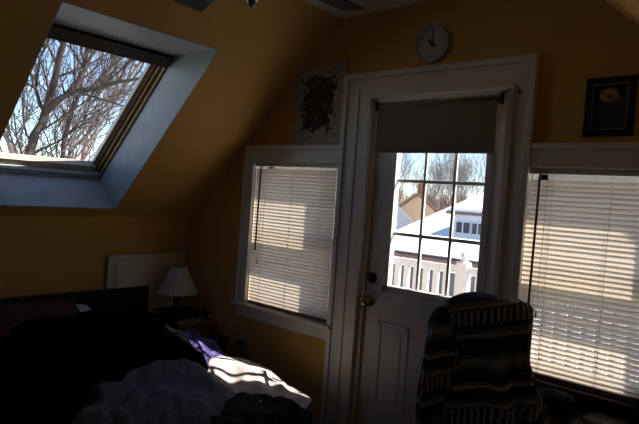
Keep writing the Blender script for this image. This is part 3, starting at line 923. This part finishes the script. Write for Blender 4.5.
# ------------------------------------------------------------------ desk under the right window
dk = thing('desk', 'dark walnut desk under the right window', 'desk', (1.45, -.24, 0))
bx('desk_top', M['deskwood'], dk, .98, 1.95, -.46, -.06, .672, .70, bevel=.004)
for x in (1.0, 1.90):
    for y in (-.44, -.11): bx('leg', M['deskwood'], dk, x, x + .035, y, y + .035, 0, .672, bevel=.003)
bx('apron', M['deskwood'], dk, 1.01, 1.92, -.10, -.085, .59, .672)
bm = B(); t = B(); bmesh.ops.create_icosphere(t, subdivisions=4, radius=1)
for v in t.verts:
    d = 1 + .16 * nz(v.co.x * 2, v.co.y * 2, v.co.z * 2) + .05 * nz(v.co.x * 6, v.co.y * 6, v.co.z * 6)
    v.co = V(v.co.x * .085 * d, v.co.y * .07 * d, .043 + max(-.92, v.co.z) * .046 * d)
merge(bm, t, Matrix.Translation(V(1.10, -.15, .70)))
o = obj('pouch', bm, M['blackfab'], None, True); tag(o, 'soft black pouch lying on the dark desk beside the chair', 'pouch')
nb = thing('notebook', 'closed grey notebook lying on the dark desk by the window sill', 'notebook', (1.37, -.14, .70))
bm = B(); t = B(); box(t, -.08, .08, -.055, .055, .701, .704); box(t, -.08, .08, -.055, .055, .716, .719); box(t, -.08, -.077, -.055, .055, .701, .719); merge(bm, t, Matrix.Translation(V(1.30, -.13, 0)) @ Matrix.Rotation(-.2, 4, 'Z')); obj('cover', bm, mat('grey cover', (.10, .09, .085), .5), nb)
bm = B(); t = B(); box(t, -.077, .077, -.052, .052, .704, .716); merge(bm, t, Matrix.Translation(V(1.30, -.13, 0)) @ Matrix.Rotation(-.2, 4, 'Z')); obj('pages', bm, M['paper'], nb)

# ------------------------------------------------------------------ outside
GZ = -3.3
bm = B(); box(bm, -90, 90, -40, 120, GZ - .3, GZ)
struct('ground', bm, M['snow'])
bm = B(); box(bm, -2.6, 2.6, WT + .005, 1.90, -.22, -.08)
struct('deck', bm, M['snow'])

RY = 1.80
pr_ = thing('porch_railing', 'white porch railing with square balusters outside the door', 'railing', (-.3, RY, -.08))
bx('top_rail', M['vinyl'], pr_, -2.5, 2.5, RY - .03, RY + .03, .945, 1.0, bevel=.006)
bx('bottom_rail', M['vinyl'], pr_, -2.5, 2.5, RY - .02, RY + .02, .02, .07, bevel=.004)
for k in range(51):
    x = -2.45 + k * .097
    if min(abs(x + .262), abs(x - 2.5), abs(x + 2.45)) < .06 or x > 2.4: continue
    bx('baluster', M['vinyl'], pr_, x - .024, x + .024, RY - .018, RY + .018, .07, .945)
for x in (-2.5, -.262, 2.5):
    p = bx('post', M['vinyl'], pr_, x - .05, x + .05, RY - .05, RY + .05, -.08, 1.02, bevel=.004)
    bm = B(); lathe(bm, [(.062, 1.02), (.062, 1.035), (.035, 1.045), (.03, 1.06), (.036, 1.075), (.03, 1.10), (.008, 1.125)], (x, RY, 0), 16)
    obj('post_cap', bm, M['vinyl'], p, True)

def gable(name, label, loc, rz, w, d, eave, ridge_, wallm, roofm, over=.35, thick=.22, windows=(), chimney=None, fascia=None, group=None):
    """w across the gable (local x), ridge along local y; front gable at local y=0, house extends to y=d"""
    h = thing(name, label, 'house', (loc[0], loc[1], GZ), group)
    mx = Matrix.Translation(V(loc[0], loc[1], 0)) @ Matrix.Rotation(math.radians(rz), 4, 'Z')
    def part(nm, t, m_, par=h):
        bm = B(); merge(bm, t, mx); return obj(nm, bm, m_, par)
    t = B(); prism(t, [(-w / 2, 0, GZ), (w / 2, 0, GZ), (w / 2, 0, eave), (0, 0, ridge_), (-w / 2, 0, eave)], (0, d, 0)); part('walls', t, wallm)
    s = (ridge_ - eave) / (w / 2)
    for sg in (-1, 1):
        t = B(); x1 = sg * (w / 2 + over); z1 = eave - s * over
        prism(t, [(0, -over, ridge_ + .03), (x1, -over, z1 + .03), (x1, -over, z1 + .03 + thick), (0, -over, ridge_ + .03 + thick)], (0, d + 2 * over, 0)); part('roof', t, roofm)
        if fascia:
            t = B(); box(t, min(x1, x1 + sg * .1), max(x1, x1 + sg * .1), -over, d + over, z1 - .12, z1 + .06); part('gutter', t, fascia)
            t = B(); prism(t, [(0, -over - .04, ridge_ + .06), (x1, -over - .04, z1 + .06), (x1, -over - .04, z1 - .12), (0, -over - .04, ridge_ - .12)], (0, .05, 0)); part('rake_board', t, fascia)
    for (face, a, z, ww, hh) in windows:
        t = B(); t2 = B(); y_ = -.04
        if face == 'front':
            box(t, a - ww / 2 - .08, a + ww / 2 + .08, -.05, .02, z - .08, z + hh + .08); box(t2, a - ww / 2, a + ww / 2, -.065, -.045, z, z + hh)
        else:
            sg = 1 if face == 'right' else -1; X_ = sg * w / 2
            box(t, X_ - .02, X_ + .05, a - ww / 2 - .08, a + ww / 2 + .08, z - .08, z + hh + .08) if sg > 0 else box(t, X_ - .05, X_ + .02, a - ww / 2 - .08, a + ww / 2 + .08, z - .08, z + hh + .08)
            box(t2, X_ + .045, X_ + .065, a - ww / 2, a + ww / 2, z, z + hh) if sg > 0 else box(t2, X_ - .065, X_ - .045, a - ww / 2, a + ww / 2, z, z + hh)
        wf = part('window_frame', t, M['vinyl']); part('pane', t2, M['darkglass'], wf)
    if chimney:
        t = B(); box(t, chimney[0] - .35, chimney[0] + .35, chimney[1] - .35, chimney[1] + .35, eave, chimney[2]); part('chimney', t, M['brick'])
    return h
HOUSES = 1
# low garage right behind the railing: long snowy slope towards us with a brown gutter
gg = thing('garage', 'low garage with a flat snowy roof and brown gutter just behind the porch railing', 'garage', (-3, 6, GZ))
bx('walls', M['greysiding'], gg, -9.0, 3.0, 4.6, 8.2, GZ, .60)
bx('roof', M['snow'], gg, -9.3, 3.3, 4.22, 8.5, .60, .80, bevel=.03)
bx('gutter', M['brown'], gg, -9.3, 3.3, 4.17, 4.30, .70, .785, bevel=.02)
bx('drip_edge', M['blackmetal'], gg, -9.3, 3.3, 4.14, 4.30, .785, .80)

# long roof with a dormer, its left edge rising away from us
bn = thing('house', 'long house with a snow covered roof and a pale dormer with two dark windows', 'house', (-4, 20, GZ))
KR = .2422
def rz(y): return .076 + (y - 17.8) * KR
bm = B(); prism(bm, [(-11.1, 15.6, GZ), (-11.1, 38.4, GZ), (-11.1, 38.4, rz(15.6) - .1), (-11.1, 27.2, rz(27.2) - .15), (-11.1, 15.6, rz(15.6) - .1)], (15, 0, 0)); obj('walls', bm, M['cream'], bn)
bm = B(); prism(bm, [(-11.4, 15.0, rz(15.0) - .22), (-11.4, 27.2, rz(27.2) - .22), (-11.4, 39, rz(15.4) - .22), (-11.4, 39, rz(15.4)), (-11.4, 27.2, rz(27.2)), (-11.4, 15.0, rz(15.0))], (15.6, 0, 0)); obj('roof', bm, M['snow'], bn)
dm_ = bx('dormer', M['whitesiding'], bn, -8.35, -4.0, 17.45, 24, -.2, 1.16)
bm = B(); prism(bm, [(-8.5, 17.3, 1.22), (-8.5, 27.0, 2.22), (-8.5, 27.0, 2.38), (-8.5, 17.3, 1.38)], (4.8, 0, 0)); obj('dormer_roof', bm, M['snow'], dm_)
bm = B(); box(bm, -8.52, -3.7, 17.24, 17.32, 1.13, 1.25); prism(bm, [(-8.54, 17.3, 1.13), (-8.54, 26.0, 2.03), (-8.54, 26.0, 2.15), (-8.54, 17.3, 1.25)], (.06, 0, 0)); obj('dormer_fascia', bm, M['brown'], dm_)
for x0, x1 in ((-8.10, -7.56), (-7.44, -7.0)):
    wf = bx('window_frame', M['vinyl'], dm_, x0 - .07, x1 + .07, 17.40, 17.46, .38, .90)
    bx('pane', M['darkglass'], wf, x0, x1, 17.385, 17.405, .44, .84)
    bx('mullion', M['vinyl'], wf, (x0 + x1) / 2 - .025, (x0 + x1) / 2 + .025, 17.37, 17.40, .44, .84)

gable('house', 'cream stucco house with a steep gable at the left edge of the door view', (-16.95, 26.0), 33, 4.4, 6, -.42, 1.62, M['cream'], M['snow'], .10, .06, windows=(('front', .7, -.75, .5, .25),))
gable('house', 'tan house with brown roof edge and a dark brick chimney behind the cream gable', (-20.3, 35.0), 33, 7, 8, -.7, 2.1, M['tan'], M['tanroof'], .2, .12, chimney=(.35, .6, 3.0), fascia=M['brown'])

# ------------------------------------------------------------------ bare trees
class Twigs:
    def __init__(s): s.v = []; s.f = []
    def tube(s, pts, rads, n):
        a = frame_of(pts[-1] - pts[0]); b0 = len(s.v)
        cs = [(math.cos(2 * PI * k / n), math.sin(2 * PI * k / n)) for k in range(n)]
        for p, r in zip(pts, rads):
            for c, q in cs: s.v.append(p + a[0] * (c * r) + a[1] * (q * r))
        for i in range(len(pts) - 1):
            for k in range(n):
                j = (k + 1) % n
                s.f.append((b0 + i * n + k, b0 + i * n + j, b0 + (i + 1) * n + j, b0 + (i + 1) * n + k))
    def build(s, name, material):
        me = bpy.data.meshes.new(name); me.from_pydata([tuple(v) for v in s.v], [], s.f); me.materials.append(material)
        for p in me.polygons: p.use_smooth = True
        o = bpy.data.objects.new(name, me); COL.objects.link(o); return o

def grow(T_, rnd, p, d, length, r, depth, maxd, up, spread, rmin):
    n = 5 if depth < 2 else (4 if depth < 4 else 3)
    pts = [p.copy()]; rads = [r]
    q = p.copy(); dd = d.normalized(); kids = []
    for i in range(n):
        dd = (dd + V(rnd.gauss(0, .13), rnd.gauss(0, .13), rnd.gauss(0, .10) + up * .35)).normalized()
        q = q + dd * (length / n)
        pts.append(q.copy()); rads.append(max(rmin, r * (1 - .45 * (i + 1) / n)))
        if depth < maxd and i >= (2 if depth == 0 else 1) and i < n - 1: kids.append((q.copy(), dd.copy(), rads[-1], rnd.choice((1, 2)) if depth > 1 else 1))
    T_.tube(pts, rads, 7 if depth < 2 else (5 if depth == 2 else 3))
    if depth >= maxd: return
    kids.append((q.copy(), dd.copy(), rads[-1], 2))
    for (kp, kd, kr, m) in kids:
        for _ in range(m):
            s, t_ = frame_of(kd); a = rnd.uniform(0, 2 * PI)
            nd = (kd + (s * math.cos(a) + t_ * math.sin(a)) * (spread * rnd.uniform(.7, 1.4)) + V(0, 0, up)).normalized()
            grow(T_, rnd, kp, nd, length * rnd.uniform(.58, .80), max(rmin, kr * rnd.uniform(.55, .78)), depth + 1, maxd, up, spread, rmin)

def tree(label, loc, h, r, seed, maxd, material, stems=1, up=.12, spread=.55, rmin=.008):
    rnd = random.Random(seed); T_ = Twigs()
    for s in range(stems):
        a = rnd.uniform(0, 2 * PI); m = 1 if stems > 1 else 0
        grow(T_, rnd, V(.15 * m * math.cos(a), .15 * m * math.sin(a), -.1), V(.28 * m * math.cos(a), .28 * m * math.sin(a), 1), h * .34, r * (1 if stems == 1 else .7), 0, maxd, up, spread, rmin)
    o = T_.build('bare_tree', material); o.location = (loc[0], loc[1], GZ); tag(o, label, 'tree', 'bare trees outside')
    return o

def limb_tree(label, limbs, material, seed, twigs=1.0, length=1.25):
    # trunk and main limbs laid out point by point, twigs grown from them
    rnd = random.Random(seed); T_ = Twigs()
    for pts, r0, r1 in limbs:
        P_ = [V(*p) for p in pts]; out = [P_[0]]
        for a, b in zip(P_, P_[1:]):
            n = max(1, int((b - a).length / .16))
            for k in range(1, n + 1):
                q = a.lerp(b, k / n) + V(rnd.gauss(0, .012), rnd.gauss(0, .012), 0); out.append(q)
        m = len(out) - 1
        r0 *= .68; r1 *= .68
        T_.tube(out, [r0 + (r1 - r0) * k / m for k in range(m + 1)], 8)
        for k in range(2, m + 1):
            if out[k].z < .9 or rnd.random() > .95 * twigs: continue
            d = (out[k] - out[k - 1]).normalized(); s_, t_ = frame_of(d); a = rnd.uniform(0, 2 * PI)
            nd = (d + (s_ * math.cos(a) + t_ * math.sin(a)) * rnd.uniform(.6, 1.3) + V(0, 0, .15)).normalized()
            grow(T_, rnd, out[k], nd, length * rnd.uniform(.6, 1.2), .022, 3, 5, .14, .6, .0055)
    base = V(*limbs[0][0][0])
    for q in range(len(T_.v)): T_.v[q] = T_.v[q] - V(base.x, base.y, GZ)
    o = T_.build('bare_tree', material); o.location = (base.x, base.y, GZ); tag(o, label, 'tree', 'bare trees outside'); return o

limb_tree('large bare tree with thick forked trunk at the left of the skylight', [
    ([(-7.55, 1.05, GZ - .1), (-7.56, 1.10, 0), (-7.54, 1.14, 1.45), (-7.50, 1.21, 1.99), (-7.40, 1.35, 2.51), (-7.37, 1.37, 2.72)], .19, .10),
    ([(-7.37, 1.37, 2.72), (-7.29, 1.42, 3.08), (-7.12, 1.41, 3.42), (-6.94, 1.40, 3.71), (-6.65, 1.34, 4.06), (-6.4, 1.3, 5.0)], .095, .03),
    ([(-7.40, 1.35, 2.51), (-7.11, 1.44, 2.75), (-6.83, 1.54, 2.86), (-6.60, 1.75, 2.93), (-6.24, 1.96, 3.04), (-5.96, 2.21, 3.13), (-5.67, 2.41, 3.33)], .085, .02),
    ([(-6.83, 1.54, 2.86), (-6.81, 1.67, 3.22), (-6.82, 1.78, 3.48), (-6.74, 1.98, 3.82), (-6.63, 2.19, 4.24)], .05, .02),
    ([(-7.40, 1.35, 2.51), (-7.60, 1.31, 2.76), (-7.77, 1.32, 3.06), (-7.79, 1.38, 3.44), (-7.74, 1.50, 3.92)], .05, .02)], M['bark'], 3)
limb_tree('second bare tree with a dark upright trunk in the middle of the skylight', [
    ([(-8.6, 2.2, GZ - .1), (-8.69, 2.25, 1.64), (-8.67, 2.24, 2.30), (-8.59, 2.33, 2.78), (-8.49, 2.42, 3.12), (-8.50, 2.47, 3.55), (-8.55, 2.44, 3.92), (-8.53, 2.43, 4.9)], .15, .03)], M['bark'], 5)
limb_tree('third bare tree leaning right across the skylight', [
    ([(-9.6, 2.7, GZ - .1), (-9.56, 2.76, 1.76), (-9.47, 2.84, 2.59), (-9.35, 3.01, 2.96), (-9.24, 3.15, 3.25), (-9.09, 3.26, 3.77), (-8.85, 3.47, 4.30), (-8.57, 3.64, 5.2)], .12, .03)], M['barkgrey'], 7)
limb_tree('slender bare tree leaning furthest right in the skylight', [
    ([(-10.4, 3.35, GZ - .1), (-10.36, 3.41, 1.74), (-10.29, 3.49, 2.49), (-10.11, 3.71, 3.07), (-9.86, 4.02, 3.60), (-9.43, 4.40, 4.54), (-9.16, 4.57, 5.4)], .10, .03)], M['barkred'], 9)
limb_tree('bare tree leaning left at the left edge of the skylight', [
    ([(-8.4, 1.5, GZ - .1), (-8.52, 1.38, 1.58), (-8.55, 1.25, 2.05), (-8.58, 1.11, 2.32), (-8.62, .87, 2.74), (-8.58, .73, 3.34), (-8.5, .6, 4.6)], .15, .04)], M['barkgrey'], 11)
tree('reddish thicket of thin twigs low at the right of the skylight', (-16.0, 5.4), 6.2, .05, 5, 4, M['barkred'], 9, .15, .6, .008)
tree('reddish thicket of thin twigs low at the left of the skylight', (-16.5, 1.8), 6.2, .05, 6, 4, M['barkred'], 9, .15, .6, .008)
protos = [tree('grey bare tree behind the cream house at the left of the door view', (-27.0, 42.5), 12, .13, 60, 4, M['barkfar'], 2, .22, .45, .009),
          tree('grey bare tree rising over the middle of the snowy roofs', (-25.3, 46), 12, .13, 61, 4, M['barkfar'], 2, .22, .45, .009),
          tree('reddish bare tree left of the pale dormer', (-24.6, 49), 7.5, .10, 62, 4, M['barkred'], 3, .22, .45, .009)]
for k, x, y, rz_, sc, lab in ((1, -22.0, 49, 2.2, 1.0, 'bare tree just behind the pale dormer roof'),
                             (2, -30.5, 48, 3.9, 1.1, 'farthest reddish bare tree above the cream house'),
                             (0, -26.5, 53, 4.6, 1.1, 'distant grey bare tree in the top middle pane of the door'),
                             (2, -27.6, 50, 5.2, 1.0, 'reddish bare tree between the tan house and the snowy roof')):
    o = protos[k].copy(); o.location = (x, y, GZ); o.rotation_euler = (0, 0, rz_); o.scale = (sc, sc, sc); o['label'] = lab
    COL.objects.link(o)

# ------------------------------------------------------------------ light
SUN = V(.97, .72, 1.06).normalized()
sd = bpy.data.lights.new('sun', 'SUN'); sd.energy = 5.8; sd.angle = math.radians(.55); sd.color = (1, .93, .82)
so = bpy.data.objects.new('sun', sd); COL.objects.link(so)
so.rotation_euler = SUN.to_track_quat('Z', 'Y').to_euler(); so.location = (8, 6, 9)
w = bpy.data.worlds.new('sky'); SC.world = w; w.use_nodes = True
nt = w.node_tree; bg = nt.nodes['Background']
st = nt.nodes.new('ShaderNodeTexSky'); st.sky_type = 'NISHITA'; st.sun_disc = False
st.sun_elevation = math.asin(SUN.z); st.sun_rotation = math.atan2(SUN.x, SUN.y); st.air_density = .75; st.dust_density = .1; st.ozone_density = 2.0
nt.links.new(st.outputs[0], bg.inputs['Color']); bg.inputs['Strength'].default_value = .125

# ------------------------------------------------------------------ camera
F, YAW, PITCH, ROLL = 552.02, .7054, -.0308, .07
f = V(-math.sin(YAW) * math.cos(PITCH), math.cos(YAW) * math.cos(PITCH), math.sin(PITCH))
r = V(math.cos(YAW), math.sin(YAW), 0); u = r.cross(f)
c_, s_ = math.cos(ROLL), math.sin(ROLL)
r2, u2 = r * c_ + u * s_, u * c_ - r * s_
cd = bpy.data.cameras.new('camera'); cd.sensor_width = 36; cd.lens = F / 639 * 36; cd.clip_start = .02; cd.clip_end = 500
co = bpy.data.objects.new('camera', cd); COL.objects.link(co)
co.matrix_world = Matrix(((r2.x, u2.x, -f.x, 1.7774), (r2.y, u2.y, -f.y, -2.4966), (r2.z, u2.z, -f.z, 1.5124), (0, 0, 0, 1)))
SC.camera = co
SC.view_settings.view_transform = 'Standard'; SC.view_settings.look = 'None'; SC.view_settings.gamma = 1; SC.view_settings.use_curve_mapping = False
SC.view_settings.exposure = 1.2
SC.cycles.max_bounces = 12; SC.cycles.diffuse_bounces = 8; SC.cycles.transparent_max_bounces = 24; SC.cycles.transmission_bounces = 8
SC.cycles.sample_clamp_indirect = 4
